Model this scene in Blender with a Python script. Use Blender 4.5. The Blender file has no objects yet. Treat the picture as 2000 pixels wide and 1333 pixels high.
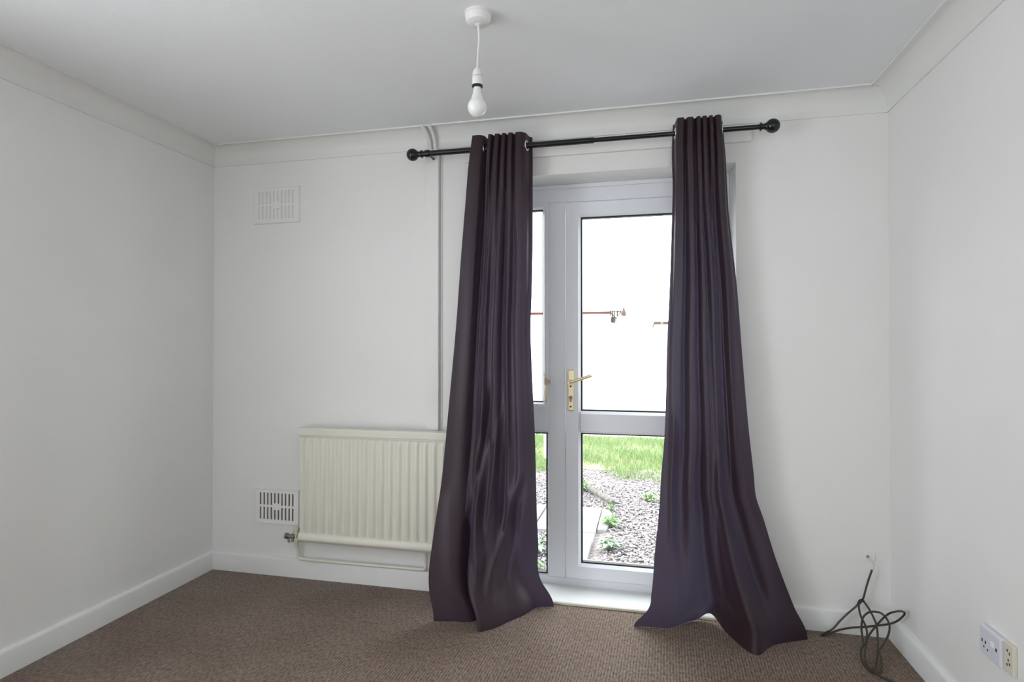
import bpy, bmesh, math, random
import numpy as np
from mathutils import Vector, Matrix
random.seed(7); rng = np.random.default_rng(11)
S = bpy.context.scene
C = S.collection

# ------------------------------------------------------------------ camera, sky, sun, exposure
cd = bpy.data.cameras.new('camera'); cam = bpy.data.objects.new('camera', cd); C.objects.link(cam)
cd.sensor_width = 36; cd.lens = 20.034; cd.clip_start = .02
_yaw, _pitch = .22567, .01015
_f = Vector((-math.sin(_yaw)*math.cos(_pitch), math.cos(_yaw)*math.cos(_pitch), math.sin(_pitch)))
_r = Vector((math.cos(_yaw), math.sin(_yaw), 0)); _u = _r.cross(_f)
cam.matrix_world = Matrix(((_r.x, _u.x, -_f.x, 2.398), (_r.y, _u.y, -_f.y, -2.801), (_r.z, _u.z, -_f.z, 1.263), (0, 0, 0, 1)))
S.camera = cam
w = bpy.data.worlds.new('sky'); S.world = w; w.use_nodes = True
bg = w.node_tree.nodes['Background']; bg.inputs[0].default_value = (.94, .97, 1.0, 1); bg.inputs[1].default_value = 6.5
sd = bpy.data.lights.new('sun', 'SUN'); sd.energy = 5.0; sd.angle = math.radians(3); sd.color = (1, .95, .87)
so = bpy.data.objects.new('sun', sd); C.objects.link(so)
so.rotation_euler = Vector((.72, -.20, -.66)).to_track_quat('-Z', 'Y').to_euler()
def portal(name, loc, rot, sx, sz):                                 # guides sky sampling through a wall opening, gives no light itself
    l = bpy.data.lights.new(name, 'AREA'); l.shape = 'RECTANGLE'; l.size = sx; l.size_y = sz; l.cycles.is_portal = True
    o = bpy.data.objects.new(name, l); C.objects.link(o); o.location = loc; o.rotation_euler = rot
portal('portal_garden_door', (2.197, .31, 1.06), (-math.pi/2, 0, 0), 1.24, 2.12)
portal('portal_fill_rear', (2.90, -3.72, 1.65), (math.pi/2, 0, 0), .7, .9)
portal('portal_fill_side', (-.32, -2.65, 1.275), (math.pi/2, 0, -math.pi/2), 1.4, 1.95)
vs = S.view_settings; vs.view_transform = 'Standard'; vs.look = 'None'; vs.gamma = 1; vs.use_curve_mapping = False; vs.exposure = 0.08

# ------------------------------------------------------------------ helpers
def mat(name, col, rough=.5, spec=.5, metal=0, col2=None, nscale=20, ndetail=4, bump=0, bscale=None, stretch=(1, 1, 1), sheen=0, ramp=(.35, .65)):
    m = bpy.data.materials.new(name); m.use_nodes = True; nt = m.node_tree; b = nt.nodes['Principled BSDF']
    b.inputs['Base Color'].default_value = (*col, 1); b.inputs['Roughness'].default_value = rough
    b.inputs['Specular IOR Level'].default_value = spec; b.inputs['Metallic'].default_value = metal
    if sheen: b.inputs['Sheen Weight'].default_value = sheen; b.inputs['Sheen Roughness'].default_value = .4
    tc = nt.nodes.new('ShaderNodeTexCoord'); mp = nt.nodes.new('ShaderNodeMapping'); mp.inputs['Scale'].default_value = stretch
    nt.links.new(tc.outputs['Object'], mp.inputs[0])
    if col2:
        n = nt.nodes.new('ShaderNodeTexNoise'); n.inputs['Scale'].default_value = nscale; n.inputs['Detail'].default_value = ndetail
        r = nt.nodes.new('ShaderNodeValToRGB'); r.color_ramp.elements[0].position, r.color_ramp.elements[1].position = ramp
        r.color_ramp.elements[0].color = (*col, 1); r.color_ramp.elements[1].color = (*col2, 1)
        nt.links.new(mp.outputs[0], n.inputs['Vector']); nt.links.new(n.outputs['Fac'], r.inputs[0]); nt.links.new(r.outputs[0], b.inputs['Base Color'])
    if bump:
        n = nt.nodes.new('ShaderNodeTexNoise'); n.inputs['Scale'].default_value = bscale or nscale; n.inputs['Detail'].default_value = 5
        bp = nt.nodes.new('ShaderNodeBump'); bp.inputs['Strength'].default_value = bump; bp.inputs['Distance'].default_value = .01
        nt.links.new(mp.outputs[0], n.inputs['Vector']); nt.links.new(n.outputs['Fac'], bp.inputs['Height']); nt.links.new(bp.outputs[0], b.inputs['Normal'])
    return m
M = {}
M['wall'] = mat('wall_paint', (.84, .84, .825), .42, .35, bump=.05, bscale=60, col2=(.865, .865, .85), nscale=1.5)
M['ceiling'] = mat('ceiling_paint', (.865, .885, .905), .8, .2, col2=(.88, .90, .92), nscale=2, bump=.05, bscale=90)
M['gloss'] = mat('gloss_white_paint', (.82, .83, .82), .3, .5, bump=.03, bscale=25)
M['cove'] = mat('coving_paint', (.82, .83, .81), .5, .4)
M['upvc'] = mat('white_upvc_sky_tint', (.87, .90, .955), .22, .5)  # slight blue of the skylight is put into the white plastic
M['gasket'] = mat('black_rubber', (.012, .012, .016), .6)
M['plastic'] = mat('white_plastic', (.84, .84, .83), .3)
M['plastic_grey'] = mat('socket_plastic', (.70, .71, .78), .3)
M['cream_plastic'] = mat('cream_plastic', (.70, .68, .56), .35)
M['rad'] = mat('cream_radiator_enamel', (.76, .745, .65), .38, .5)
M['vent'] = mat('vent_white', (.86, .86, .85), .4)
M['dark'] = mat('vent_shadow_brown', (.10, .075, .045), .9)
M['rod'] = mat('black_metal', (.005, .0055, .008), .2, .5)
M['brass'] = mat('polished_brass', (.86, .76, .50), .36, .5, metal=1)
M['oldbrass'] = mat('tarnished_brass', (.66, .61, .47), .4, .5, metal=1)
M['chrome'] = mat('eyelet_chrome', (.8, .8, .8), .2, .5, metal=1)
M['valve'] = mat('dull_brass_valve', (.30, .27, .22), .4, .5, metal=.8)
M['cable'] = mat('brown_cable', (.045, .034, .022), .35)
M['black'] = mat('black_plastic', (.012, .012, .012), .4)
M['bulb'] = mat('pearl_bulb_glass', (.86, .87, .86), .12, .5)
M['white_wire'] = mat('thin_white_wire', (.6, .6, .58), .5)

def carpet():
    m = bpy.data.materials.new('brown_ribbed_carpet'); m.use_nodes = True; nt = m.node_tree; b = nt.nodes['Principled BSDF']
    N = nt.nodes.new; L = nt.links.new
    b.inputs['Roughness'].default_value = .85; b.inputs['Specular IOR Level'].default_value = .25
    b.inputs['Sheen Weight'].default_value = .3; b.inputs['Sheen Roughness'].default_value = .35
    tc = N('ShaderNodeTexCoord')
    def noise(scale, stretch, detail=3):
        mp = N('ShaderNodeMapping'); mp.inputs['Scale'].default_value = stretch; L(tc.outputs['Object'], mp.inputs[0])
        n = N('ShaderNodeTexNoise'); n.inputs['Scale'].default_value = scale; n.inputs['Detail'].default_value = detail; L(mp.outputs[0], n.inputs['Vector']); return n
    fine = noise(110, (1, .45, 1), 2); big = noise(2.2, (1, 1, 1), 5)
    wv = N('ShaderNodeTexWave'); wv.wave_type = 'BANDS'; wv.bands_direction = 'X'; wv.inputs['Scale'].default_value = 27
    wv.inputs['Distortion'].default_value = 2.2; wv.inputs['Detail'].default_value = 2; wv.inputs['Detail Scale'].default_value = 6
    mpw = N('ShaderNodeMapping'); mpw.inputs['Rotation'].default_value = (0, 0, .12); mpw.inputs['Scale'].default_value = (1, .35, 1)
    L(tc.outputs['Object'], mpw.inputs[0]); L(mpw.outputs[0], wv.inputs['Vector'])
    r = N('ShaderNodeValToRGB'); r.color_ramp.elements[0].position = .32; r.color_ramp.elements[1].position = .72
    r.color_ramp.elements[0].color = (.105, .070, .050, 1); r.color_ramp.elements[1].color = (.30, .225, .178, 1)
    mx = N('ShaderNodeMath'); mx.operation = 'MULTIPLY_ADD'; mx.inputs[1].default_value = .22; L(wv.outputs['Fac'], mx.inputs[0])
    ml = N('ShaderNodeMath'); ml.operation = 'MULTIPLY'; ml.inputs[1].default_value = .80; L(fine.outputs['Fac'], ml.inputs[0]); L(ml.outputs[0], mx.inputs[2])
    L(mx.outputs[0], r.inputs[0])
    r2 = N('ShaderNodeValToRGB'); r2.color_ramp.elements[0].position = .35; r2.color_ramp.elements[1].position = .6
    r2.color_ramp.elements[0].color = (.80, .76, .72, 1); r2.color_ramp.elements[1].color = (1, 1, 1, 1); L(big.outputs['Fac'], r2.inputs[0])
    mm = N('ShaderNodeMix'); mm.data_type = 'RGBA'; mm.blend_type = 'MULTIPLY'; mm.inputs['Factor'].default_value = 1
    L(r.outputs[0], mm.inputs[6]); L(r2.outputs[0], mm.inputs[7]); L(mm.outputs[2], b.inputs['Base Color'])
    bp = N('ShaderNodeBump'); bp.inputs['Strength'].default_value = .7; bp.inputs['Distance'].default_value = .006
    L(mx.outputs[0], bp.inputs['Height']); L(bp.outputs[0], b.inputs['Normal'])
    return m
M['carpet'] = carpet()
def curtain_mat():
    m = bpy.data.materials.new('aubergine_satin'); m.use_nodes = True; nt = m.node_tree; b = nt.nodes['Principled BSDF']
    b.inputs['Base Color'].default_value = (.026, .0125, .0155, 1); b.inputs['Roughness'].default_value = .42; b.inputs['Specular IOR Level'].default_value = .30
    b.inputs['Sheen Weight'].default_value = .03; b.inputs['Sheen Roughness'].default_value = .35
    tr = nt.nodes.new('ShaderNodeBsdfTranslucent'); tr.inputs[0].default_value = (.020, .018, .029, 1)
    ad = nt.nodes.new('ShaderNodeAddShader'); out = nt.nodes['Material Output']
    nt.links.new(b.outputs[0], ad.inputs[0]); nt.links.new(tr.outputs[0], ad.inputs[1]); nt.links.new(ad.outputs[0], out.inputs[0])
    tc = nt.nodes.new('ShaderNodeTexCoord'); n = nt.nodes.new('ShaderNodeTexNoise'); n.inputs['Scale'].default_value = 700
    bp = nt.nodes.new('ShaderNodeBump'); bp.inputs['Strength'].default_value = .12; bp.inputs['Distance'].default_value = .002
    nt.links.new(tc.outputs['Object'], n.inputs['Vector']); nt.links.new(n.outputs['Fac'], bp.inputs['Height']); nt.links.new(bp.outputs[0], b.inputs['Normal'])
    return m
M['curtain'] = curtain_mat()
def glass():
    m = bpy.data.materials.new('window_glass'); m.use_nodes = True; nt = m.node_tree; nt.nodes.remove(nt.nodes['Principled BSDF'])
    t = nt.nodes.new('ShaderNodeBsdfTransparent'); t.inputs[0].default_value = (.95, .965, .96, 1)
    g = nt.nodes.new('ShaderNodeBsdfGlossy'); g.inputs['Roughness'].default_value = .01
    lw_ = nt.nodes.new('ShaderNodeLayerWeight'); lw_.inputs['Blend'].default_value = .5
    pw = nt.nodes.new('ShaderNodeMath'); pw.operation = 'POWER'; pw.inputs[1].default_value = 5; nt.links.new(lw_.outputs['Facing'], pw.inputs[0])
    f = nt.nodes.new('ShaderNodeMath'); f.operation = 'MULTIPLY_ADD'; f.inputs[1].default_value = .96; f.inputs[2].default_value = .04; nt.links.new(pw.outputs[0], f.inputs[0])
    mx = nt.nodes.new('ShaderNodeMixShader'); o = nt.nodes['Material Output']
    nt.links.new(f.outputs[0], mx.inputs[0]); nt.links.new(t.outputs[0], mx.inputs[1]); nt.links.new(g.outputs[0], mx.inputs[2]); nt.links.new(mx.outputs[0], o.inputs[0])
    return m
M['glass'] = glass()

class MB:
    def __init__(s): s.v = []; s.f = []
    def add(s, vs, fs):
        k = len(s.v); s.v += [tuple(v) for v in vs]; s.f += [tuple(i+k for i in f) for f in fs]; return s
    def box(s, x0, x1, y0, y1, z0, z1):
        return s.add([(x0,y0,z0),(x1,y0,z0),(x1,y1,z0),(x0,y1,z0),(x0,y0,z1),(x1,y0,z1),(x1,y1,z1),(x0,y1,z1)],
                     [(0,3,2,1),(4,5,6,7),(0,1,5,4),(1,2,6,5),(2,3,7,6),(3,0,4,7)])
    def lathe(s, prof, c, n=24, axis='z', cap=True):
        vs = []
        for r, h in prof:
            for i in range(n):
                a = 2*math.pi*i/n; p = (r*math.cos(a), r*math.sin(a), h)
                if axis == 'x': p = (p[2], p[0], p[1])
                if axis == 'y': p = (p[0], p[2], p[1])
                vs.append((c[0]+p[0], c[1]+p[1], c[2]+p[2]))
        fs = [(j*n+i, j*n+(i+1)%n, (j+1)*n+(i+1)%n, (j+1)*n+i) for j in range(len(prof)-1) for i in range(n)]
        if cap: fs += [tuple(range(n))[::-1], tuple(range((len(prof)-1)*n, len(prof)*n))]
        return s.add(vs, fs)
    def tube(s, pts, r, n=8, cap=True):
        pts = [Vector(p) for p in pts]; vs = []; rs = r if isinstance(r, (list, tuple)) else [r]*len(pts); nrm = None
        for i, p in enumerate(pts):
            t = (pts[min(i+1, len(pts)-1)]-pts[max(i-1, 0)]).normalized()
            if nrm is None: nrm = t.orthogonal().normalized()
            nrm = (nrm-t*nrm.dot(t)); nrm = nrm.normalized() if nrm.length > 1e-6 else t.orthogonal().normalized()
            b = t.cross(nrm)
            for k in range(n):
                a = 2*math.pi*k/n; vs.append(p+nrm*(rs[i]*math.cos(a))+b*(rs[i]*math.sin(a)))
        fs = [(j*n+i, j*n+(i+1)%n, (j+1)*n+(i+1)%n, (j+1)*n+i) for j in range(len(pts)-1) for i in range(n)]
        if cap: fs += [tuple(range(n))[::-1], tuple(range((len(pts)-1)*n, len(pts)*n))]
        return s.add(vs, fs)
    def ring(s, x0, x1, z0, z1, prof):                              # mitred rectangular frame; prof = (inset, y) round the section
        vs = []; n = len(prof)
        for cx, cz, sx, sz in ((x0,z0,1,1),(x1,z0,-1,1),(x1,z1,-1,-1),(x0,z1,1,-1)):
            vs += [(cx+sx*i, y, cz+sz*i) for i, y in prof]
        fs = [(a*n+i, a*n+(i+1)%n, ((a+1)%4)*n+(i+1)%n, ((a+1)%4)*n+i) for a in range(4) for i in range(n)]
        return s.add(vs, fs)
    def prism(s, poly, axis, a, b):                                 # extrude a 2-D polygon along an axis
        def P(p, t): return {'x': (t, p[0], p[1]), 'y': (p[0], t, p[1]), 'z': (p[0], p[1], t)}[axis]
        n = len(poly); vs = [P(p, a) for p in poly]+[P(p, b) for p in poly]
        return s.add(vs, [(i, (i+1)%n, n+(i+1)%n, n+i) for i in range(n)]+[tuple(range(n))[::-1], tuple(range(n, 2*n))])
    def build(s, name, m, parent=None, smooth=False, bevel=0, seg=2, angle=35):
        me = bpy.data.meshes.new(name); me.from_pydata(s.v, [], s.f); me.materials.append(M[m] if isinstance(m, str) else m)
        bm = bmesh.new(); bm.from_mesh(me); bmesh.ops.recalc_face_normals(bm, faces=bm.faces); bm.to_mesh(me); bm.free()
        o = bpy.data.objects.new(name, me); C.objects.link(o)
        if parent:
            o.parent = parent; o.matrix_parent_inverse = Matrix.Translation(-parent.location)
        if bevel:
            bv = o.modifiers.new('bevel', 'BEVEL'); bv.width = bevel; bv.segments = seg; bv.limit_method = 'ANGLE'; bv.angle_limit = math.radians(40)
        if smooth:
            me.polygons.foreach_set('use_smooth', [True]*len(me.polygons)); me.set_sharp_from_angle(angle=math.radians(angle))
        return o
def tag(o, label, cat, group=None, kind=None):
    o['label'] = label; o['category'] = cat
    if group: o['group'] = group
    if kind: o['kind'] = kind
    return o
def empty(name, loc=(0, 0, 0)):
    o = bpy.data.objects.new(name, None); o.empty_display_size = .05; C.objects.link(o); o.location = loc; return o
def smooth_pts(P, k=6):
    P = [Vector(p) for p in P]; out = []
    for i in range(len(P)-1):
        a, b, c, d = P[max(i-1, 0)], P[i], P[i+1], P[min(i+2, len(P)-1)]
        for j in range(k):
            t = j/k; out.append(.5*((2*b)+(c-a)*t+(2*a-5*b+4*c-d)*t*t+(3*b-a-3*c+d)*t**3))
    return out+[P[-1]]
B = lambda *a: MB().box(*a)

# ------------------------------------------------------------------ room shell
W, H, YR, COV = 3.45, 2.39, -3.5, .09
OX0, OX1, OZ = 1.575, 2.82, 2.12                                    # garden door opening
T = .30
tag(B(-.3, W+.3, YR-.3, 0, -.15, 0).build('floor', 'carpet'), 'brown ribbed carpet covering the whole floor', 'floor', kind='structure')
tag(B(-.3, W+.3, YR-.3, T, H, H+.2).build('ceiling', 'ceiling'), 'pale grey painted ceiling with one pendant', 'ceiling', kind='structure')
mb = B(-1.2, OX0, 0, T, -.3, H); mb.box(OX1, W+1.2, 0, T, -.3, H); mb.box(OX0, OX1, 0, T, OZ, H); mb.box(OX0, OX1, 0, T, -.3, 0)
tag(mb.build('wall_back', 'wall'), 'white painted wall with the garden door opening', 'wall', kind='structure')
LY0, LY1, LZ0, LZ1 = -3.35, -1.95, .3, 2.25                            # unseen side window, added to fill the room with daylight
mb = B(-.3, 0, LY1, 0, -.15, H); mb.box(-.3, 0, YR-.3, LY0, -.15, H); mb.box(-.3, 0, LY0, LY1, -.15, LZ0); mb.box(-.3, 0, LY0, LY1, LZ1, H)
tag(mb.build('wall_left', 'wall'), 'plain white wall meeting the radiator wall', 'wall', kind='structure')
tag(B(W, W+.3, YR-.3, 0, -.15, H).build('wall_right', 'wall'), 'plain white wall with the electrical socket', 'wall', kind='structure')
RX0, RX1, RZ0, RZ1 = 2.55, 3.25, 1.2, 2.1                            # unseen window behind the viewer, added as frontal fill light
mb = B(-.3, RX0, YR-.2, YR, 0, H); mb.box(RX1, W+.3, YR-.2, YR, 0, H); mb.box(RX0, RX1, YR-.2, YR, 0, RZ0); mb.box(RX0, RX1, YR-.2, YR, RZ1, H)
tag(mb.build('wall_rear', 'wall'), 'white wall with an added fill window behind the viewer', 'wall', kind='structure')
rw = empty('fill_window_rear', (2.90, YR-.1, RZ0)); tag(rw, 'unseen white window added behind the viewer for fill light', 'window', kind='structure')
prof = [(0, YR-.06), (.05, YR-.06), (.05, YR-.12), (0, YR-.12)]
MB().ring(RX0, RX1, RZ0, RZ1, prof).build('fill_window_frame', 'upvc', rw)
for x in (2.90,): B(x-.03, x+.03, YR-.12, YR-.06, RZ0+.05, RZ1-.05).build('mullion', 'upvc', rw)

lw = empty('fill_window_side', (-.2, -3.3, LZ0)); tag(lw, 'unseen white window added beside the viewer for fill light', 'window', kind='structure')
mb = B(-.25, -.19, LY0, LY1, LZ0, LZ0+.05); mb.box(-.25, -.19, LY0, LY1, LZ1-.05, LZ1); mb.box(-.25, -.19, LY0, LY0+.05, LZ0+.05, LZ1-.05); mb.box(-.25, -.19, LY1-.05, LY1, LZ0+.05, LZ1-.05)
mb.build('fill_window_frame', 'upvc', lw)

# coving: concave quarter profile along three walls
arc = [(COV-COV*math.cos(a)*1.0, H-COV+COV*math.sin(a)) for a in [i*math.pi/2/8 for i in range(9)]]
arc = [(COV*(1-math.cos(a)), H-COV+COV*(1-(1-math.sin(a)))) for a in [i*math.pi/2/8 for i in range(9)]]
sec = [(0, H-COV-.006), (.006, H-COV-.006)]+[(max(p[0], .006), p[1]) for p in arc[:-1]]+[(COV, H-.007), (COV+.006, H-.007), (COV+.006, H), (0, H)]
tag(MB().prism([(-p[0], p[1]) for p in sec], 'x', 0, W).build('trim_1', 'cove', smooth=True), 'white coving above the curtain rod wall', 'coving', kind='structure')
tag(MB().prism([(p[0], p[1]) for p in sec], 'y', YR, 0).build('trim_2', 'cove', smooth=True), 'white coving above the wall beside the radiator', 'coving', kind='structure')
tag(MB().prism([(W-p[0], p[1]) for p in sec], 'y', YR, 0).build('trim_3', 'cove', smooth=True), 'white coving above the socket wall', 'coving', kind='structure')
# skirting boards with a rounded top edge
sk = [(0, 0), (.018, 0), (.018, .088), (.0155, .096), (.010, .1005), (0, .102)]
mb = MB().prism([(-a, b) for a, b in sk], 'x', .0, OX0); mb.prism([(-a, b) for a, b in sk], 'x', OX1, W)
tag(mb.build('baseboard_back', 'gloss', smooth=True), 'white skirting board either side of the garden door', 'skirting board', kind='structure')
tag(MB().prism([(a, b) for a, b in sk], 'y', YR, 0).build('baseboard_left', 'gloss', smooth=True), 'white skirting board along the wall beside the radiator', 'skirting board', kind='structure')
tag(MB().prism([(W-a, b) for a, b in sk], 'y', YR, 0).build('baseboard_right', 'gloss', smooth=True), 'white skirting board below the electrical socket', 'skirting board', kind='structure')
# sill board in the door reveal, batten above the door
mb = B(OX0, OX1, -.012, .19, .0, .013)
so_ = tag(mb.build('trim_4', 'gloss', bevel=.003), 'white threshold board in front of the garden door', 'threshold', kind='structure')
B(OX0, OX1, -.019, -.012, .0, .0115).build('edge_strip', 'cream_plastic', so_, bevel=.002)
tag(B(1.507, 2.885, -.020, 0, 2.208, 2.284).build('trim_5', 'wall', bevel=.003), 'white painted batten behind the curtain rod', 'batten', kind='structure')

# ------------------------------------------------------------------ garden door and sidelight
FY = .19
win = empty('window_1', ((OX0+OX1)/2, FY, 0)); tag(win, 'white plastic door frame with narrow side window', 'window', kind='structure')
B(OX0, OX1, FY, .26, 2.026, OZ).build('frame_head', 'upvc', win, bevel=.003)
B(OX0, OX1, FY-.012, FY, 2.098, OZ).build('cover_strip', 'upvc', win, bevel=.004)
B(OX0, OX0+.06, FY, .26, .05, 2.026).build('jamb', 'upvc', win, bevel=.003)
B(2.762, OX1, FY, .26, .05, 2.026).build('jamb', 'upvc', win, bevel=.003)
B(OX0, OX1, FY, .26, .0, .05).build('frame_cill', 'upvc', win, bevel=.003)
B(1.912, 1.999, FY-.002, .26, .05, 2.026).build('mullion', 'upvc', win, bevel=.003)
B(OX0+.06, 1.912, FY, .26, .815, .937).build('transom', 'upvc', win, bevel=.003)
sash = MB().ring(OX0+.06, 1.912, .937, 2.026, [(0, .25), (0, .182), (.004, .178), (.022, .178), (.030, .19), (.030, .25)]).build('sash', 'upvc', win)
MB().ring(OX0+.09, 1.882, .967, 1.996, [(0, .200), (.006, .200), (.006, .225), (0, .225)]).build('gasket', 'gasket', sash)
B(OX0+.09, 1.882, .212, .218, .967, 1.996).build('pane', 'glass', sash)
MB().ring(OX0+.06, 1.912, .05, .815, [(0, .23), (0, .190), (.010, .203), (.010, .23)]).build('glazing_bead', 'upvc', win)
lp = B(OX0+.065, 1.907, .212, .218, .055, .81).build('pane', 'glass', win)
MB().ring(OX0+.07, 1.902, .06, .805, [(0, .2), (.006, .2), (.006, .225), (0, .225)]).build('gasket', 'gasket', lp)
# casement fastener on the side window
hd = B(1.888, 1.908, .165, .178, .972, 1.055).build('window_handle', 'oldbrass', win, bevel=.004)
MB().tube([(1.899, .160, 1.06), (1.898, .156, 1.03), (1.897, .158, .975)], [.0075, .007, .006], 10).build('lever', 'oldbrass', hd, smooth=True)
mb = MB().prism([(1.891, 1.050), (1.905, 1.052), (1.911, 1.070), (1.922, 1.080), (1.922, 1.088), (1.909, 1.090), (1.907, 1.103), (1.891, 1.103)], 'y', .158, .177); mb.build('fastener_body', 'oldbrass', hd, bevel=.003)
MB().tube(smooth_pts([(1.892, .165, 1.105), (1.892, .163, 1.12), (1.899, .163, 1.128), (1.906, .163, 1.12), (1.906, .165, 1.105)], 4), .0016, 6).build('key_ring', 'oldbrass', hd)
B(1.922, 1.934, .172, .188, 1.065, 1.105).build('keep', 'upvc', hd, bevel=.002)

door = empty('door_1', (2.38, FY, .05)); tag(door, 'white glazed garden door with brass lever handle', 'door', kind='structure')
DX0, DX1, DZ0, DZ1 = 2.003, 2.758, .054, 2.022
GY = .214
st = [(0, .25), (0, .178), (.004, .174), (.066, .174), (.078, .19), (.078, .25)]
MB().ring(DX0, DX1, DZ0, DZ1, st).build('leaf_frame', 'upvc', door)
mr = MB().prism([(.174, .824), (.174, .913), (.19, .927), (.25, .927), (.25, .812), (.19, .812)], 'x', DX0+.078, DX1-.078).build('mid_rail', 'upvc', door)
for z0, z1 in ((.927, DZ1-.078), (DZ0+.078, .812)):
    p = B(DX0+.07, DX1-.07, GY, GY+.006, z0-.006, z1+.006).build('pane', 'glass', door)
    MB().ring(DX0+.078, DX1-.078, z0, z1, [(0, .198), (.007, .198), (.007, .226), (0, .226)]).build('gasket', 'gasket', p)
h = B(2.015, 2.047, .164, .174, .929, 1.143).build('door_handle', 'brass', door, bevel=.006, seg=3)
MB().lathe([(.014, .0), (.014, -.012), (.011, -.016), (.011, -.038)], (2.031, .164, 1.078), 20, 'y').build('boss', 'brass', h, smooth=True)
MB().tube(smooth_pts([(2.031, .128, 1.078), (2.045, .126, 1.084), (2.09, .125, 1.098), (2.130, .125, 1.112), (2.142, .127, 1.116)], 4), .0085, 12).build('lever', 'brass', h, smooth=True)
MB().lathe([(.0052, .0), (.0052, -.003), (.002, -.004)], (2.031, .164, 1.057), 12, 'y').build('screw', 'black', h)
MB().lathe([(.0052, .0), (.0052, -.003), (.002, -.004)], (2.031, .164, .951), 12, 'y').build('screw', 'black', h)
mb = MB().prism([(2.031+.010*math.cos(a), .998+.010*math.sin(a)) for a in [math.radians(-50+i*28) for i in range(11)]]+[(2.0265, .975), (2.0355, .975)], 'y', .158, .166)
mb.build('lock_cylinder', 'valve', h)
B(2.0300, 2.0320, .1565, .1585, .992, 1.004).build('keyhole', 'black', h)

# ------------------------------------------------------------------ curtain rod
RY, RZ = -.11, 2.236
rod = empty('curtain_rod', (2.11, RY, RZ)); tag(rod, 'black metal curtain rod with ball finials above the garden door', 'curtain rod')
MB().lathe([(.0140, 1.30), (.0140, 2.176)], (0, RY, RZ), 20, 'x').build('rod_tube', 'rod', rod, smooth=True)
MB().lathe([(.0110, 2.17), (.0110, 2.925)], (0, RY, RZ), 20, 'x').build('rod_tube', 'rod', rod, smooth=True)
def finial(x, s):
    p = [(.012, .052), (.019, .050), (.019, .045), (.013, .042), (.012, .034), (.015, .029)]
    p += [(.031*math.sin(a), .031*math.cos(a)-.002) for a in [math.radians(30+i*12) for i in range(13)]]
    MB().lathe([(r, s*hh) for r, hh in p], (x, RY, RZ), 24, 'x').build('finial', 'rod', rod, smooth=True, angle=50)
finial(1.266, 1); finial(2.955, -1)
for x, y1 in ((1.345, -.03), (2.70, -.02), (1.70, -.02)):
    MB().lathe([(.018, -.011), (.018, .011)], (x, RY, RZ), 18, 'x').build('bracket', 'rod', rod, smooth=True)
    MB().tube([(x, RY+.012, RZ), (x, -.03, RZ), (x, y1+.002, RZ-.005)], .006, 8).build('bracket_arm', 'rod', rod, smooth=True)

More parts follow.
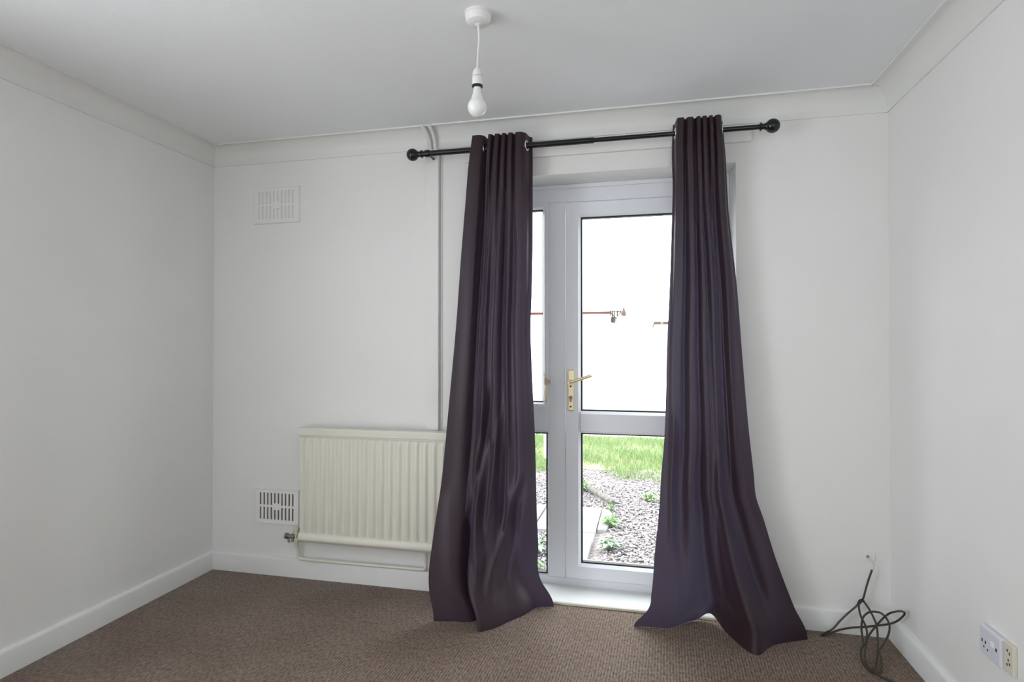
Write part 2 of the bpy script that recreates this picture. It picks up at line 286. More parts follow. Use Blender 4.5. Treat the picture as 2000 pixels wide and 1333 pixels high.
# ------------------------------------------------------------------ curtains
def cr(xs, ys, x):                                                   # smooth interpolation (monotone-ish cubic)
    xs = np.asarray(xs, float); ys = np.asarray(ys, float)
    m = np.gradient(ys, xs); i = np.clip(np.searchsorted(xs, x)-1, 0, len(xs)-2); hh = xs[i+1]-xs[i]; t = np.clip((x-xs[i])/hh, 0, 1)
    return (2*t**3-3*t**2+1)*ys[i]+(t**3-2*t**2+t)*hh*m[i]+(-2*t**3+3*t**2)*ys[i+1]+(t**3-t**2)*hh*m[i+1]
def sstep(a, b, x):
    t = np.clip((x-a)/(b-a), 0, 1); return t*t*(3-2*t)
def make_curtain(label, left, right, ydepth, hem, knots, grooves, extra, zhem, seed, deep, lift=None):
    r = np.random.default_rng(seed); nu, nv = 260, 160
    root = empty('curtain', ((left[-1][1]+right[-1][1])/2, -.18, 0)); tag(root, label, 'curtain', 'full length dark curtains')
    ztop = 2.292
    vv = np.linspace(0, 1, nv); zz = ztop*(1-vv**.95); zz[-1] = .0006
    u = np.linspace(0, 1, nu)
    lz = np.array(left)[::-1]; rz = np.array(right)[::-1]; yz = np.array(ydepth)[::-1]; hm = np.array(hem); kn = np.array(knots)
    hx = np.array([cr(hm[:, 0], hm[:, 1], t) for t in u]); hy = np.array([cr(hm[:, 0], hm[:, 2], t) for t in u])
    wob = r.normal(size=(4, 2))
    V = np.zeros((nv, nu, 3))
    for j, z in enumerate(zz):
        s = 1-z/ztop
        xl = cr(lz[:, 0], lz[:, 1], z); xr = cr(rz[:, 0], rz[:, 1], z)
        yl = cr(yz[:, 0], yz[:, 1], z); yr = cr(yz[:, 0], yz[:, 2], z)
        # tight pleats on the rod melt into a few broad soft folds
        drift = .015*s*np.sin(5*u+6*s+wob[0, 0])
        pleat = np.cos(np.pi*np.interp(np.clip(u+drift*np.sin(np.pi*u), 0, 1), kn[:, 0], kn[:, 1]))
        ex = 1+2.8*sstep(.90, .78, u)*sstep(.02, .10, u)               # front of each pleat broad, valleys narrow
        dm = np.clip(.30+.9*sum(np.exp(-((u-d)/.05)**4) for d in deep), 0, 1)
        pleat = -1+2*((pleat+1)/2)**ex*(dm+(.55-dm)*.8*sstep(.15, .5, s))
        wt = .042*(1-.50*sstep(.02, .16, s)-.30*sstep(.12, .55, s)-.14*sstep(.5, .9, s))
        y = yl+(yr-yl)*u+wt*pleat-.022*np.sin(np.pi*u)*sstep(.03, .4, s)
        for k, (u0, du, wd, dp, s0, s1) in enumerate(grooves):
            c = u0+du*s+.008*math.sin(7*s+k*2.1); w_ = wd*(.75+.5*s)
            y = y+dp*sstep(s0, s0+.25, s)*(1-.6*sstep(s1-.15, s1+.1, s))*np.exp(-np.abs((u-c)/w_)**2.2)
        x = xl+(xr-xl)*u
        z_ = np.full(nu, z)
        if z < zhem:
            b = ((zhem-z)/zhem)**1.7; bx = max(0., (.13-z)/.13)**1.6
            tx = (hx-hx[0])/(hx[-1]-hx[0]); x = (xl+(xr-xl)*(u*(1-b)+tx*b))*(1-bx)+hx*bx
            y = y*(1-b)+hy*b
        if lift: z_ = z_+lift[2]*np.exp(-((u-lift[0])/lift[1])**2)*max(0., 1-z/.30)
        dx, dy = extra(u, z, s)
        V[j, :, 0] = x+dx; V[j, :, 1] = y+dy; V[j, :, 2] = z_
    me = bpy.data.meshes.new('fabric')
    idx = np.arange(nv*nu).reshape(nv, nu)
    q = np.stack([idx[:-1, :-1], idx[1:, :-1], idx[1:, 1:], idx[:-1, 1:]], -1).reshape(-1, 4)
    me.from_pydata(V.reshape(-1, 3).tolist(), [], q.tolist()); me.materials.append(M['curtain'])
    me.polygons.foreach_set('use_smooth', [True]*len(me.polygons))
    o = bpy.data.objects.new('fabric', me); C.objects.link(o); o.parent = root; o.matrix_parent_inverse = Matrix.Translation(-root.location)
    # chrome eyelets where the cloth crosses the rod
    j = int(np.argmin(np.abs(zz-RZ))); row = V[j]; crosses = np.where((row[:-1, 1]-RY)*(row[1:, 1]-RY) < 0)[0]
    for c in crosses:
        p = Vector(row[c]); d = (Vector(row[min(c+2, nu-1)])-Vector(row[max(c-2, 0)])).normalized()
        nrm = Vector((d.y, -d.x, 0))
        mbe = MB(); vs = []; n1, n2 = 24, 8
        for i in range(n1):
            A = 2*math.pi*i/n1; e = d*math.cos(A)+Vector((0, 0, 1))*math.sin(A)
            for k in range(n2):
                Bq = 2*math.pi*k/n2; vs.append(Vector((p.x, RY, RZ))+e*(.0215+.0045*math.cos(Bq))+nrm*(.0028*math.sin(Bq)))
        mbe.add(vs, [(i*n2+k, ((i+1)%n1)*n2+k, ((i+1)%n1)*n2+(k+1)%n2, i*n2+(k+1)%n2) for i in range(n1) for k in range(n2)])
        mbe.build('eyelet', 'chrome', root, smooth=True, angle=80)
    return root

def crease(u, z, P0, P1, wd, am):                                    # a soft ridge or furrow running between two (u, z) points
    (u0, z0), (u1, z1) = P0, P1; t = (z-z0)/(z1-z0); c = u0+(u1-u0)*t
    return am*float(sstep(-.15, .15, t)*sstep(1.15, .85, t))*np.exp(-((u-c)/wd)**2)
def extraL(u, z, s):
    dy = np.zeros_like(u)
    for c in (((.50, 1.05), (.30, .30), .035, .026), ((.36, .75), (.46, .22), .040, -.026), ((.62, .95), (.50, .38), .030, -.016), ((.68, .80), (.66, .40), .030, .018),
              ((.80, .62), (.52, .12), .040, -.024), ((.86, .60), (.66, .14), .040, .020), ((.30, .42), (.31, .02), .025, .030), ((.12, .55), (.20, .05), .06, -.010), ((.48, .30), (.40, .03), .03, -.012)):
        dy += crease(u, z, *c)
    return np.zeros_like(u), dy
def extraR(u, z, s):
    dy = np.zeros_like(u)
    for c in (((.10, .95), (.12, .40), .025, -.014), ((.17, .95), (.20, .30), .035, .014), ((.30, .70), (.26, .08), .05, -.014), ((.42, .80), (.40, .05), .045, .022), ((.52, .50), (.50, .06), .03, .020),
              ((.62, .75), (.66, .05), .05, -.020), ((.80, .70), (.80, .15), .05, .022), ((.90, .45), (.86, .05), .04, -.012)):
        dy += crease(u, z, *c)
    return np.zeros_like(u), dy
make_curtain('dark aubergine eyelet curtain overlapping the radiator', 
    [(2.292,1.592),(2.118,1.568),(1.763,1.536),(1.358,1.510),(.959,1.480),(.64,1.458),(.353,1.432),(.189,1.425),(0,1.458)],
    [(2.292,1.872),(1.9,1.878),(1.553,1.876),(1.356,1.871),(1.11,1.880),(.864,1.893),(.595,1.902),(.326,1.907),(.154,1.906),(0,1.974)],
    [(2.292,-.11,-.105),(1.7,-.125,-.105),(1.2,-.155,-.11),(.8,-.185,-.12),(.4,-.235,-.13),(0,-.30,-.08)],
    [(0,1.458,-.318),(.12,1.54,-.30),(.25,1.646,-.265),(.30,1.662,-.21),(.36,1.676,-.351),(.45,1.727,-.339),(.6,1.807,-.228),(.72,1.86,-.15),(.80,1.885,-.09),(.86,1.895,-.075),(1,1.974,-.047)],
    [(0,1),(.26,2),(.30,3),(.37,4),(.43,5),(.50,6),(.55,7),(.61,8),(.67,9),(.73,10),(.80,11),(1,12)],
    [(.28,.04,.055,.052,.0,.75),(.44,.05,.04,.022,.1,.9),(.60,.06,.045,.028,.05,.9),(.74,.05,.04,.022,.1,.85),(.10,.0,.08,.006,.2,1.2)], extraL, .62, 5, (.26, .99))
make_curtain('dark aubergine eyelet curtain hanging beside the loose cable',
    [(2.292,2.536),(2.17,2.531),(2.0,2.533),(1.818,2.528),(1.538,2.518),(1.258,2.505),(.979,2.498),(.818,2.490),(.702,2.479),(.518,2.467),(.335,2.448),(.152,2.432),(.038,2.409),(0,2.36)],
    [(2.292,2.755),(2.151,2.765),(1.898,2.775),(1.531,2.808),(1.213,2.828),(.897,2.852),(.695,2.872),(.606,2.88),(.518,2.908),(.344,2.959),(.173,3.02),(0,3.088)],
    [(2.292,-.11,-.105),(1.7,-.115,-.105),(1.2,-.12,-.115),(.8,-.13,-.12),(.4,-.15,-.12),(0,-.17,-.11)],
    [(0,2.355,-.162),(.08,2.44,-.15),(.2,2.517,-.139),(.33,2.624,-.046),(.42,2.70,-.036),(.5,2.755,-.141),(.65,2.843,-.291),(.8,2.931,-.197),(1,3.088,-.109)],
    [(0,0),(.16,1),(.23,2),(.32,3),(.42,4),(.51,5),(.54,6),(.61,7),(.67,8),(.74,9),(.78,10),(.87,11),(1,12)],
    [(.24,.0,.045,.026,.05,1.0),(.43,.0,.04,.022,.05,1.0),(.57,.0,.035,.016,.05,.9),(.75,-.03,.065,.048,.05,.95),(.90,.0,.04,.012,.3,1.2)], extraR, .62, 9, (0., 1.), (.42, .055, .035))

# ------------------------------------------------------------------ radiator
rd = empty('radiator', (1.05, -.06, .22)); tag(rd, 'cream ribbed panel radiator on the wall beside the garden door', 'radiator')
X0, X1, Z0, Z1 = .618, 1.500, .226, .835
nx = 18; pitch = (X1-X0-.03)/nx; xs = [X0+.004]; dep = [0]
for i in range(nx):
    b = X0+.015+i*pitch
    xs += [b+.0*pitch, b+.30*pitch, b+.40*pitch, b+.60*pitch+.10*pitch, b+.80*pitch, b+.93*pitch]; dep += [0, 0, .5, 1, 1, .4]
for k in range(len(dep)): pass
xs.append(X1-.004); dep.append(0)
zs = [(Z0+.045, 0), (Z0+.055, .15), (Z0+.075, 1), (Z1-.075, 1), (Z1-.055, .15), (Z1-.042, 0)]
mb = MB(); n = len(xs)
vs = [(x, -.098-.011*d*k, z) for z, k in zs for x, d in zip(xs, dep)]
mb.add(vs, [(j*n+i, j*n+i+1, (j+1)*n+i+1, (j+1)*n+i) for j in range(len(zs)-1) for i in range(n-1)])
mb.build('panel', 'rad', rd, smooth=True, angle=60)
B(X0+.004, X1-.004, -.097, -.082, Z0+.01, Z1-.015).build('panel_back', 'rad', rd)
B(X0, X1, -.112, -.045, Z1-.042, Z1).build('top_rail', 'rad', rd, bevel=.007, seg=3)
B(X0+.004, X1-.004, -.1085, -.098, Z1-.047, Z1-.040).build('seam', 'rad', rd, bevel=.002)
mb = MB().prism([(-.098, Z0+.052), (-.106, Z0+.044), (-.112, Z0+.022), (-.108, Z0+.012), (-.100, Z0+.008), (-.094, Z0), (-.082, Z0), (-.082, Z0+.052)], 'x', X0, X1).build('bottom_rail', 'rad', rd, smooth=True, angle=50)
for x in (.75, 1.43): B(x-.015, x+.015, -.083, 0, .30, .78).build('wall_bracket', 'rad', rd)
# valve and feed pipe
vlv = MB().lathe([(.011, .205), (.013, .208), (.013, .226), (.010, .230), (.010, .252), (.015, .254), (.016, .285), (.011, .291)], (.575, -.055, 0), 18).build('valve', 'cream_plastic', rd, smooth=True)
MB().lathe([(.012, .505), (.016, .508), (.016, .520), (.010, .523), (.010, .545), (.0145, .548), (.0145, .566), (.009, .57), (.009, .596), (.014, .598), (.014, .618), (.010, .622)], (0, -.055, .238), 14, 'x').build('valve_body', 'valve', vlv, smooth=True)
MB().tube([(.535, -.055, .245), (.528, -.058, .215), (.535, -.058, .205)], .006, 8).build('drain_lever', 'valve', vlv, smooth=True)
MB().tube([(.56, -.06, .245), (.556, -.066, .212)], .007, 8).build('drain_nut', 'valve', vlv, smooth=True)
MB().tube(smooth_pts([(.572, -.055, .225), (.572, -.05, .20), (.570, -.034, .17), (.570, -.032, .13), (.576, -.032, .116), (.592, -.032, .111), (.7, -.032, .111), (1.0, -.032, .113), (1.27, -.032, .115), (1.298, -.032, .117), (1.306, -.032, .13), (1.307, -.032, .16), (1.307, -.032, .24)], 5), .0085, 10).build('feed_pipe', 'rad', rd, smooth=True)

bx_ = empty('pipe_boxing', (1.34, 0, .11)); tag(bx_, 'white vertical pipe boxing rising from radiator to coving', 'pipe boxing')
B(1.300, 1.372, -.026, 0, .83, 2.288).build('casing', 'wall', bx_, bevel=.004)
B(1.376, 1.386, -.004, 0, .83, 2.288).build('cover_strip', 'wall', bx_, bevel=.002)
B(1.318, 1.350, -.026, 0, .106, .83).build('lower_casing', 'rad', bx_, bevel=.003)
MB().tube([(1.362, -.014, .108), (1.362, -.014, .83)], .008, 10).build('pipe', 'rad', bx_, smooth=True)
def over_cove(x0, x1): return smooth_pts([(x0, -.014, 2.27), (x0-.002, -.018, 2.31), ((x0*2+x1)/3, -.032, 2.340), ((x0+x1*2)/3, -.060, 2.366), (x1, -.088, 2.381), (x1, -.098, 2.392)], 4)
MB().tube(over_cove(1.324, 1.311), .0095, 10).build('pipe', 'cove', bx_, smooth=True)
MB().tube(over_cove(1.352, 1.348), .0095, 10).build('pipe', 'cove', bx_, smooth=True)

# ------------------------------------------------------------------ air vents
def vent(x0, x1, z0, z1, label, m, back, depth):
    r = empty('air_vent', ((x0+x1)/2, 0, z0)); tag(r, label, 'air vent')
    mb = MB(); y0, y1 = -.007, -.0022; mx = .024; mz = .021; n = 10; p = (x1-x0-2*mx)/n; sw = p*.42; zm = (z0+z1)/2
    mb.box(x0, x0+mx, y0, y1, z0, z1); mb.box(x1-mx, x1, y0, y1, z0, z1)
    mb.box(x0+mx, x1-mx, y0, y1, z0, z0+mz); mb.box(x0+mx, x1-mx, y0, y1, z1-mz, z1); mb.box(x0+mx, x1-mx, y0, y1, zm-.006, zm+.006)
    for i in range(n):
        a = x0+mx+i*p
        for zz0, zz1 in ((z0+mz, zm-.006), (zm+.006, z1-mz)):
            mb.box(a, a+(p-sw)/2, y0, y1, zz0, zz1); mb.box(a+p-(p-sw)/2, a+p, y0, y1, zz0, zz1)
        if i in (4, 5): mb.box(a, a+p, y0-.0006, y1-.0006, zm-.020, zm+.016)
    mb.build('grille', m, r)
    MB().ring(x0-.004, x1+.004, z0-.004, z1+.004, [(0, -.001), (.003, -.009), (.007, -.009), (.010, -.0065), (.010, -.001)]).build('rim', m, r)
    B(x0+.004, x1-.004, -.0022+depth, -.0005, z0+.004, z1-.004).build('backing', back, r)
vent(.265, .550, 1.955, 2.153, 'painted over white air vent high on the wall', 'wall', 'cove', .0)
vent(.282, .554, .283, .472, 'white air vent with dark slots beside the radiator', 'vent', 'dark', .0)

# ------------------------------------------------------------------ pendant light
px, py = 1.858, -.96
pl = empty('pendant_light', (px, py, H)); tag(pl, 'white ceiling pendant with a bare pearl bulb', 'pendant light')
MB().lathe([(.046, 0), (.046, -.006), (.043, -.008), (.0425, -.022), (.039, -.031), (.030, -.036), (.012, -.037), (.006, -.041)], (px, py, H), 32).build('ceiling_rose', 'plastic', pl, smooth=True, angle=30)
MB().tube(smooth_pts([(px, py, H-.039), (px+.003, py, H-.09), (px-.001, py, H-.14), (px-.003, py, 2.195)], 6), .0035, 8).build('flex', 'plastic', pl, smooth=True)
qx = px-.003
hold = MB().lathe([(.006, 2.206), (.011, 2.200), (.0155, 2.192), (.0165, 2.180), (.0165, 2.176)], (qx, py, 0), 24).build('lamp_holder', 'plastic', pl, smooth=True)
MB().lathe([(.0155, 2.177), (.0155, 2.173)], (qx, py, 0), 24).build('joint_ring', 'black', hold)
MB().lathe([(.0175, 2.174), (.0180, 2.146), (.0175, 2.144)], (qx, py, 0), 24).build('skirt', 'plastic', hold, smooth=True)
MB().lathe([(.0185, 2.146), (.0185, 2.141), (.014, 2.138)], (qx, py, 0), 24).build('shade_ring', 'black', hold, smooth=True)
bl = MB().lathe([(.0125, 2.140), (.0132, 2.133), (.0142, 2.125), (.0165, 2.115), (.0205, 2.1055)]+[(.0325*math.sin(t), 2.0725+.0325*math.cos(t)) for t in [math.radians(46+i*11) for i in range(13)]], (qx, py, 0), 32).build('bulb', 'bulb', pl, smooth=True, angle=60)
MB().lathe([(.0122, 2.142), (.0122, 2.131)], (qx, py, 0), 24).build('bulb_cap', 'valve', bl, smooth=True)

# ------------------------------------------------------------------ sockets and cable
sk_ = empty('double_socket', (W, -.764, .31)); tag(sk_, 'white switched wall socket above the skirting board', 'socket')
B(W-.020, W, -.818, -.710, .306, .394).build('faceplate', 'plastic_grey', sk_, bevel=.005, seg=3)
for y in (-.727, -.745): B(W-.0212, W-.0195, y-.0022, y+.0022, .343, .352).build('pin_slot', 'black', sk_)
B(W-.0212, W-.0195, -.738, -.734, .328, .334).build('earth_slot', 'black', sk_)
B(W-.0212, W-.0195, -.757, -.753, .326, .332).build('earth_slot', 'black', sk_)
B(W-.0212, W-.0195, -.802, -.797, .346, .356).build('pin_slot', 'black', sk_)
B(W-.0245, W-.0195, -.790, -.776, .350, .368).build('rocker_switch', 'plastic', sk_, bevel=.002)
ph_ = empty('socket_plate', (W, -.84, .31)); tag(ph_, 'cream outlet plate butted against the white socket', 'socket')
B(W-.012, W, -.864, -.8185, .306, .394).build('faceplate', 'cream_plastic', ph_, bevel=.003)
for y, z in ((-.838, .372), (-.848, .366), (-.842, .345), (-.848, .335), (-.836, .330)): B(W-.0128, W-.0118, y-.0022, y+.0022, z-.004, z+.004).build('slot', 'dark', ph_)

pt = empty('aerial_plate', (3.367, 0, .31)); tag(pt, 'small white outlet plate on the wall with a wire coming out', 'outlet plate')
B(3.348, 3.386, -.006, 0, .318, .358).build('plate', 'plastic', pt, bevel=.002)
MB().lathe([(.006, 0), (.006, -.004), (.003, -.006)], (3.357, -.006, .343), 12, 'y').build('outlet_hole', 'valve', pt, smooth=True)
cb = empty('coiled_cable', (3.3, -.2, 0)); tag(cb, 'dark brown cable lying in loose loops in the room corner', 'cable')
MB().tube(smooth_pts([(3.357,-.008,.343),(3.362,-.024,.338),(3.371,-.03,.322),(3.373,-.03,.308),(3.370,-.03,.294),(3.365,-.03,.289)], 4), .0016, 6).build('bare_wire', 'white_wire', cb, smooth=True)
sa = [(3.366,-.03,.294),(3.355,-.03,.26),(3.344,-.03,.221),(3.334,-.03,.178),(3.329,-.03,.16),(3.335,-.037,.15),(3.344,-.065,.133),(3.348,-.099,.113),(3.348,-.125,.097),(3.338,-.164,.075),(3.323,-.207,.05),(3.305,-.25,.027),(3.287,-.285,.009),(3.273,-.309,.006),(3.273,-.336,.006),(3.29,-.321,.006),(3.309,-.285,.012),(3.318,-.25,.029),(3.321,-.224,.041),(3.334,-.212,.049),(3.355,-.19,.063),(3.377,-.164,.079),(3.392,-.138,.095),(3.397,-.117,.108),(3.394,-.093,.121),(3.381,-.077,.13),(3.358,-.071,.131),(3.334,-.076,.126),(3.313,-.089,.115),(3.298,-.11,.101),(3.285,-.143,.081),(3.279,-.173,.063),(3.271,-.203,.047),(3.256,-.224,.034),(3.246,-.259,.016),(3.248,-.284,.006),(3.254,-.322,.006),(3.272,-.345,.006),(3.289,-.369,.006),(3.309,-.388,.006),(3.333,-.405,.006)]
sb = [(3.325,-.032,.158),(3.314,-.032,.152),(3.303,-.034,.133),(3.270,-.042,.105),(3.234,-.050,.070),(3.205,-.055,.036),(3.180,-.058,.016),(3.158,-.069,.006),(3.180,-.064,.012),(3.222,-.075,.040),(3.262,-.10,.066),(3.305,-.125,.086),(3.346,-.126,.096),(3.397,-.119,.105),(3.422,-.133,.127),(3.425,-.184,.172),(3.425,-.193,.189),(3.424,-.149,.175),(3.418,-.082,.137),(3.393,-.09,.123),(3.364,-.112,.107),(3.334,-.138,.089),(3.303,-.168,.068),(3.282,-.203,.048),(3.267,-.233,.031),(3.259,-.263,.015),(3.258,-.294,.007),(3.259,-.328,.011)]
sd_ = [(3.325,-.036,.16),(3.316,-.031,.153),(3.305,-.056,.135),(3.301,-.091,.113),(3.305,-.119,.097),(3.304,-.147,.08),(3.293,-.177,.063),(3.276,-.207,.047)]
for s_ in (sa, sb, sd_): MB().tube(smooth_pts(s_, 5), .0042, 8).build('cable_loop', 'cable', cb, smooth=True)
MB().tube([(3.332,-.034,.162),(3.318,-.034,.156),(3.312,-.035,.146)], .0075, 8).build('tape_knot', 'black', cb, smooth=True)
MB().tube([(3.190,-.058,.022),(3.172,-.061,.012),(3.153,-.071,.006)], [.006, .007, .005], 8).build('plug', 'black', cb, smooth=True)

# ------------------------------------------------------------------ garden
M['soil'] = mat('gravel_soil', (.10, .085, .08), .9, .2, col2=(.26, .235, .24), nscale=45, ndetail=8, bump=.6)
M['lawn'] = mat('lawn_soil', (.24, .22, .17), .9, .2, col2=(.17, .21, .09), nscale=5, ndetail=6)
M['concrete'] = mat('overexposed_ground', (.62, .61, .58), .9, .2, col2=(.70, .69, .66), nscale=8)  # pale colour stands in for far grass blown out by overexposure
M['slab'] = mat('paving_slab', (.34, .36, .35), .9, .2, col2=(.27, .28, .27), nscale=9, ndetail=8, bump=.3, bscale=60)
M['log'] = mat('weathered_post', (.145, .14, .125), .8, .2, col2=(.085, .082, .075), nscale=20, stretch=(1, 1, 1))
M['render'] = mat('white_render', (.80, .79, .76), .9, .2)
M['fascia'] = mat('terracotta_fascia', (.085, .022, .014), .8, .2)
M['timber'] = mat('grey_timber', (.035, .026, .02), .8, .2)
M['tanroof'] = mat('tan_roof', (.085, .055, .035), .9, .2)
M['weed'] = mat('weed_leaf', (.10, .20, .07), .7, .2, col2=(.20, .30, .14), nscale=40)
M['weed2'] = mat('grey_green_leaf', (.15, .21, .15), .7, .2, col2=(.25, .31, .24), nscale=40)
GZ = -.10
tag(B(-8, 12, T, 3.6, GZ-.3, GZ-.012).build('gravel_bed', 'soil'), 'gravel covered soil outside the garden door', 'ground', kind='structure')
tag(B(-8, 12, 3.6, 5.95, GZ-.3, GZ-.005).build('lawn_ground', 'lawn'), 'earth under the lawn behind the gravel', 'ground', kind='structure')
tag(B(-40, 50, 5.95, 60, GZ-.3, GZ-.002).build('overexposed_yard', 'concrete'), 'pale yard beyond the lawn, overexposed grass put into its colour', 'ground', kind='structure')
def big(name, V, F, mats, attr=None):
    me = bpy.data.meshes.new(name); nv, nf, k = len(V), len(F), F.shape[1]
    me.vertices.add(nv); me.vertices.foreach_set('co', V.astype(np.float32).ravel())
    me.loops.add(nf*k); me.loops.foreach_set('vertex_index', F.astype(np.int32).ravel())
    me.polygons.add(nf); me.polygons.foreach_set('loop_start', np.arange(0, nf*k, k, dtype=np.int32))
    for m in mats: me.materials.append(m)
    if attr is not None: me.polygons.foreach_set('material_index', attr.astype(np.int32))
    me.update(calc_edges=True); me.validate()
    o = bpy.data.objects.new(name, me); C.objects.link(o); return o
# gravel
bm = bmesh.new(); bmesh.ops.create_icosphere(bm, subdivisions=1, radius=1); ico = np.array([v.co[:] for v in bm.verts]); bm.verts.ensure_lookup_table()
icf = np.array([[v.index for v in f.verts] for f in bm.faces]); bm.free()
N = 42000
gx = rng.uniform(.2, 3.9, N); gy = T+.02+rng.random(N)**1.15*3.25
keep = ~((gx > 1.12) & (gx < 2.15) & (gy > 1.36) & (gy < 2.02)) & ~((gx > 1.80) & (gx < 2.14) & (gy > .5) & (gy <= 1.36))
keep &= (gy < 3.05+.25*np.sin(gx*5+1)+.10*np.sin(gx*13)) | (rng.random(N) < .25)
gx, gy = gx[keep], gy[keep]; N = len(gx)
sz = rng.uniform(.005, .0125, N)
jit = 1+rng.uniform(-.28, .28, (N, 12)); sq = np.stack([rng.uniform(.8, 1.4, N), rng.uniform(.7, 1.1, N), rng.uniform(.5, .85, N)], 1)
P = ico[None]*jit[:, :, None]*sq[:, None]*sz[:, None, None]
an = rng.uniform(0, 6.28, N); ca, sa2 = np.cos(an)[:, None], np.sin(an)[:, None]
X = P[:, :, 0]*ca-P[:, :, 1]*sa2; Y = P[:, :, 0]*sa2+P[:, :, 1]*ca
V = np.stack([X+gx[:, None], Y+gy[:, None], P[:, :, 2]+GZ-.008+rng.uniform(0, .01, N)[:, None]], -1).reshape(-1, 3)
F = (icf[None]+np.arange(N)[:, None, None]*12).reshape(-1, 3)
stones = [mat('gravel_%s' % n, c, .8, .3) for n, c in (('pale', (.36, .34, .35)), ('pink', (.29, .255, .26)), ('grey', (.20, .19, .20)), ('dark', (.10, .09, .10)))]
gi = np.repeat(rng.choice(4, N, p=[.38, .34, .20, .08]), len(icf))
tag(big('gravel', V, F, stones, gi), 'loose pinkish grey gravel outside the garden door', 'gravel', kind='stuff')
# grass
N = 90000
gx = rng.uniform(-1.2, 5.2, N); gy = rng.uniform(2.9, 5.95, N)
edge = 3.22+.28*np.sin(gx*4.2+.4)+.14*np.sin(gx*11); bare = np.clip(np.exp(-(((gx-1.75)/.35)**2+((gy-3.75)/.22)**2))+.9*np.exp(-(((gx-2.5)/.3)**2+((gy-3.45)/.14)**2))+.7*np.exp(-(((gx-2.2)/.5)**2+((gy-5.0)/.2)**2))+.6*np.exp(-(((gx-1.2)/.3)**2+((gy-4.6)/.3)**2)), 0, 1)
dens = np.clip((gy-edge)/.35, 0, 1)*(1-.92*bare)*(.75+.25*np.sin(gx*7+gy*5))
k = rng.random(N) < dens; gx, gy = gx[k], gy[k]; N = len(gx)
hh = rng.uniform(.03, .085, N); a = rng.uniform(0, 6.28, N); wd = rng.uniform(.002, .0042, N); ln = rng.uniform(.1, .8, N)*hh; la = rng.uniform(0, 6.28, N)
b0 = np.stack([gx-np.cos(a)*wd, gy-np.sin(a)*wd, np.full(N, GZ-.006)], 1); b1 = np.stack([gx+np.cos(a)*wd, gy+np.sin(a)*wd, np.full(N, GZ-.006)], 1)
tp = np.stack([gx+np.cos(la)*ln, gy+np.sin(la)*ln, GZ+hh], 1)
V = np.stack([b0, b1, tp], 1).reshape(-1, 3); F = np.arange(N*3).reshape(-1, 3)
gm = [mat('grass_%s' % n, c, .6, .3) for n, c in (('green', (.15, .25, .075)), ('light', (.22, .31, .13)), ('straw', (.30, .29, .19)))]
tag(big('grass', V, F, gm, rng.choice(3, N, p=[.5, .38, .12])), 'patchy green lawn grass beyond the gravel', 'grass', kind='stuff')
# slabs
def slab(poly, label, z1=.0):
    o = MB().prism(poly, 'z', GZ-.05, GZ+.022+z1).build('paving_slab', 'slab', bevel=.006); return tag(o, label, 'paving slab', 'concrete paving slabs')
slab([(1.607,1.362),(2.058,1.362),(2.062,2.0),(1.612,1.995)], 'pale concrete paving slab in front of the lying post')
slab([(1.13,1.375),(1.590,1.368),(1.596,1.99),(1.135,1.985)], 'concrete paving slab seen through the narrow side window')
slab([(1.815,.62),(2.040,.60),(2.056,1.352),(1.815,1.352)], 'narrow concrete paving slab nearest the door glass', -.004)
slab([(2.066,1.45),(2.125,1.47),(2.148,1.60),(2.150,1.90),(2.125,1.985),(2.068,1.995)], 'broken concrete edging piece beside the large slab', -.006)
# post lying on the gravel
a0, a1 = Vector((1.885, 2.60, GZ+.045)), Vector((2.150, 2.06, GZ+.055)); lg = [a0+(a1-a0)*t for t in (0, .02, .3, .6, .98, 1)]
tag(MB().tube(lg, [.020, .024, .025, .025, .025, .021], 14).build('wooden_post', 'log', smooth=True, angle=40), 'weathered round post lying on the gravel', 'post')
tag(MB().prism([(1.216, 4.08), (1.252, 4.08), (1.252, 4.116), (1.216, 4.116)], 'z', GZ-.02, .26).build('marker_post', 'plastic', bevel=.004), 'short white post standing on the lawn', 'post')
def weed(x, y, n, r, h, m, label, wid=.012):
    root = empty('weed', (x, y, GZ)); tag(root, label, 'plant', 'weeds in the gravel')
    st_ = MB(); lf = MB()
    for i in range(n):
        a = random.uniform(0, 6.28); rr = r*random.uniform(.25, 1); hz = h*random.uniform(.4, 1)*(1.15-.5*rr/r)
        bx, by = x+random.uniform(-.3, .3)*r, y+random.uniform(-.3, .3)*r
        d = Vector((math.cos(a), math.sin(a), 0)); s_ = Vector((-d.y, d.x, 0))*wid*random.uniform(.6, 1.2)
        p0 = Vector((bx, by, GZ)); p1 = p0+d*rr*.55+Vector((0, 0, hz)); p2 = p0+d*rr+Vector((0, 0, hz*.75))
        st_.tube([p0, p1], .0015, 4)
        lf.add([p1-d*rr*.25+Vector((0, 0, -.004)), p1+s_, p2, p1-s_, p1+Vector((0, 0, .004))], [(0, 1, 4), (1, 2, 4), (2, 3, 4), (3, 0, 4)])
    st_.build('stems', m, root); f = lf.build('leaves', m, root); f['kind'] = 'stuff'
weed(2.16, 1.60, 60, .09, .09, 'weed', 'green weed growing beside the broken edging piece')
weed(2.17, 1.12, 70, .11, .08, 'weed2', 'grey green weed low in the gravel near the door', .014)
weed(2.46, 2.42, 45, .10, .07, 'weed', 'small weed in open gravel near the hanging curtain')
weed(1.84, 2.62, 60, .11, .11, 'weed', 'leafy weed at the far end of the lying post')
weed(2.13, 2.02, 25, .05, .06, 'weed', 'tiny weed at the near end of the lying post', .009)
weed(1.70, .95, 70, .12, .10, 'weed2', 'dark leafed weed below the narrow side window', .016)
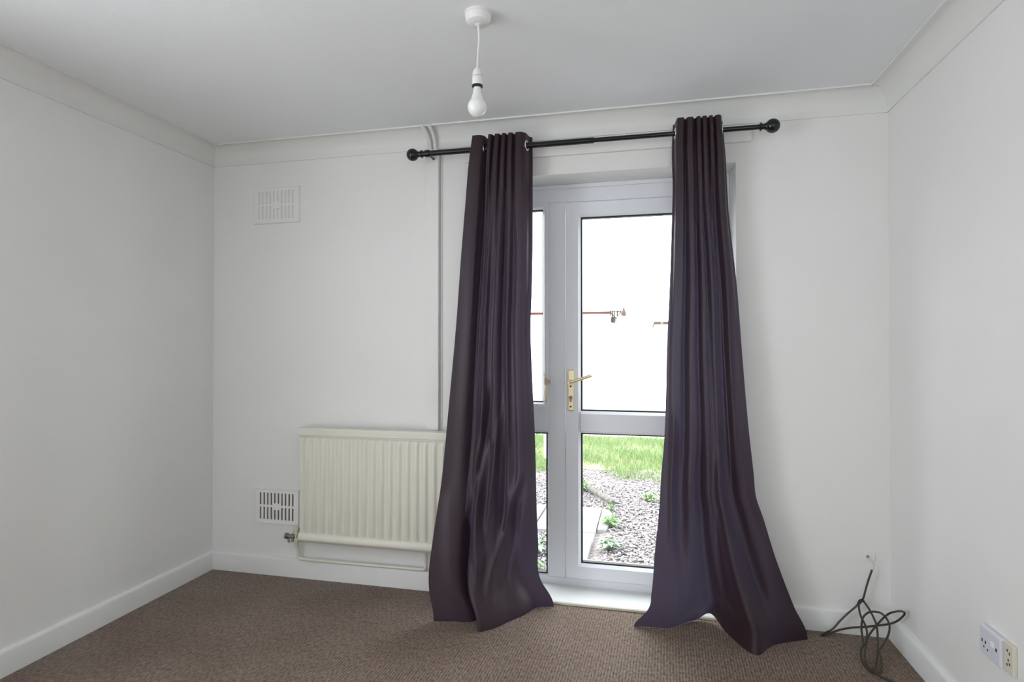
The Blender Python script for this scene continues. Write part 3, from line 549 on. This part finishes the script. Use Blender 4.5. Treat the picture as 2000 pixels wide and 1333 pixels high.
weed(1.74, .62, 50, .09, .07, 'weed', 'pale weed against the house wall by the side window')
# buildings across the yard
bd = empty('bungalow', (-6, 24, GZ)); tag(bd, 'long white bungalow with a terracotta eave line across the yard', 'building')
B(-14, .95, 24, 31, GZ, 2.80).build('wall', 'render', bd)
MB().prism([(-14.2, 2.80), (.95, 2.82), (.95, 2.90), (-14.2, 2.92)], 'y', 23.9, 31.1).build('eave', 'fascia', bd)
MB().prism([(24.1, 2.89), (31, 2.89), (27.5, 2.93)], 'x', -14.1, .90).build('roof', 'render', bd)
pg = empty('timber_porch', (1.25, 23.5, GZ)); tag(pg, 'small timber lattice porch at the end of the bungalow', 'porch')
for x in (.97, 1.05, 1.13, 1.27): B(x-.03, x+.03, 23.5, 23.54, 2.35 if x < 1.2 else 2.64, 2.90).build('slat', 'timber', pg)
for i in range(4): MB().tube([(.94+.05*i, 23.5, 2.36), (1.06+.06*i, 23.5, 2.62)], .02, 5).build('lattice_bar', 'timber', pg); MB().tube([(1.06+.06*i, 23.55, 2.36), (.94+.05*i, 23.55, 2.62)], .02, 5).build('lattice_bar', 'timber', pg)
MB().tube([(.93, 23.5, 2.88), (1.62, 23.5, 2.88)], .022, 6).build('top_bar', 'timber', pg)
MB().tube([(1.27, 23.5, 2.86), (1.42, 23.5, 2.80), (1.27, 23.5, 2.66)], .025, 6).build('brace', 'timber', pg)
MB().tube([(1.40, 23.5, 2.88), (1.52, 23.5, 2.67)], .028, 6).build('brace', 'timber', pg)
MB().lathe([(.09, 2.66), (.10, 2.80), (.06, 2.90), (.045, 2.95), (.01, 3.10)], (1.56, 23.5, 0), 10).build('finial', 'tanroof', pg)
for x in (.95, 1.56): B(x-.03, x+.03, 23.48, 23.56, GZ, 2.68).build('porch_post', 'render', pg)
sh = empty('garage', (6, 30, GZ)); tag(sh, 'pale garage with a tan flat roof beyond the yard', 'building')
B(3.05, 9, 30, 35, GZ, 2.50).build('wall', 'render', sh)
B(3.0, 9.1, 29.9, 35.1, 2.50, 2.67).build('roof', 'tanroof', sh)
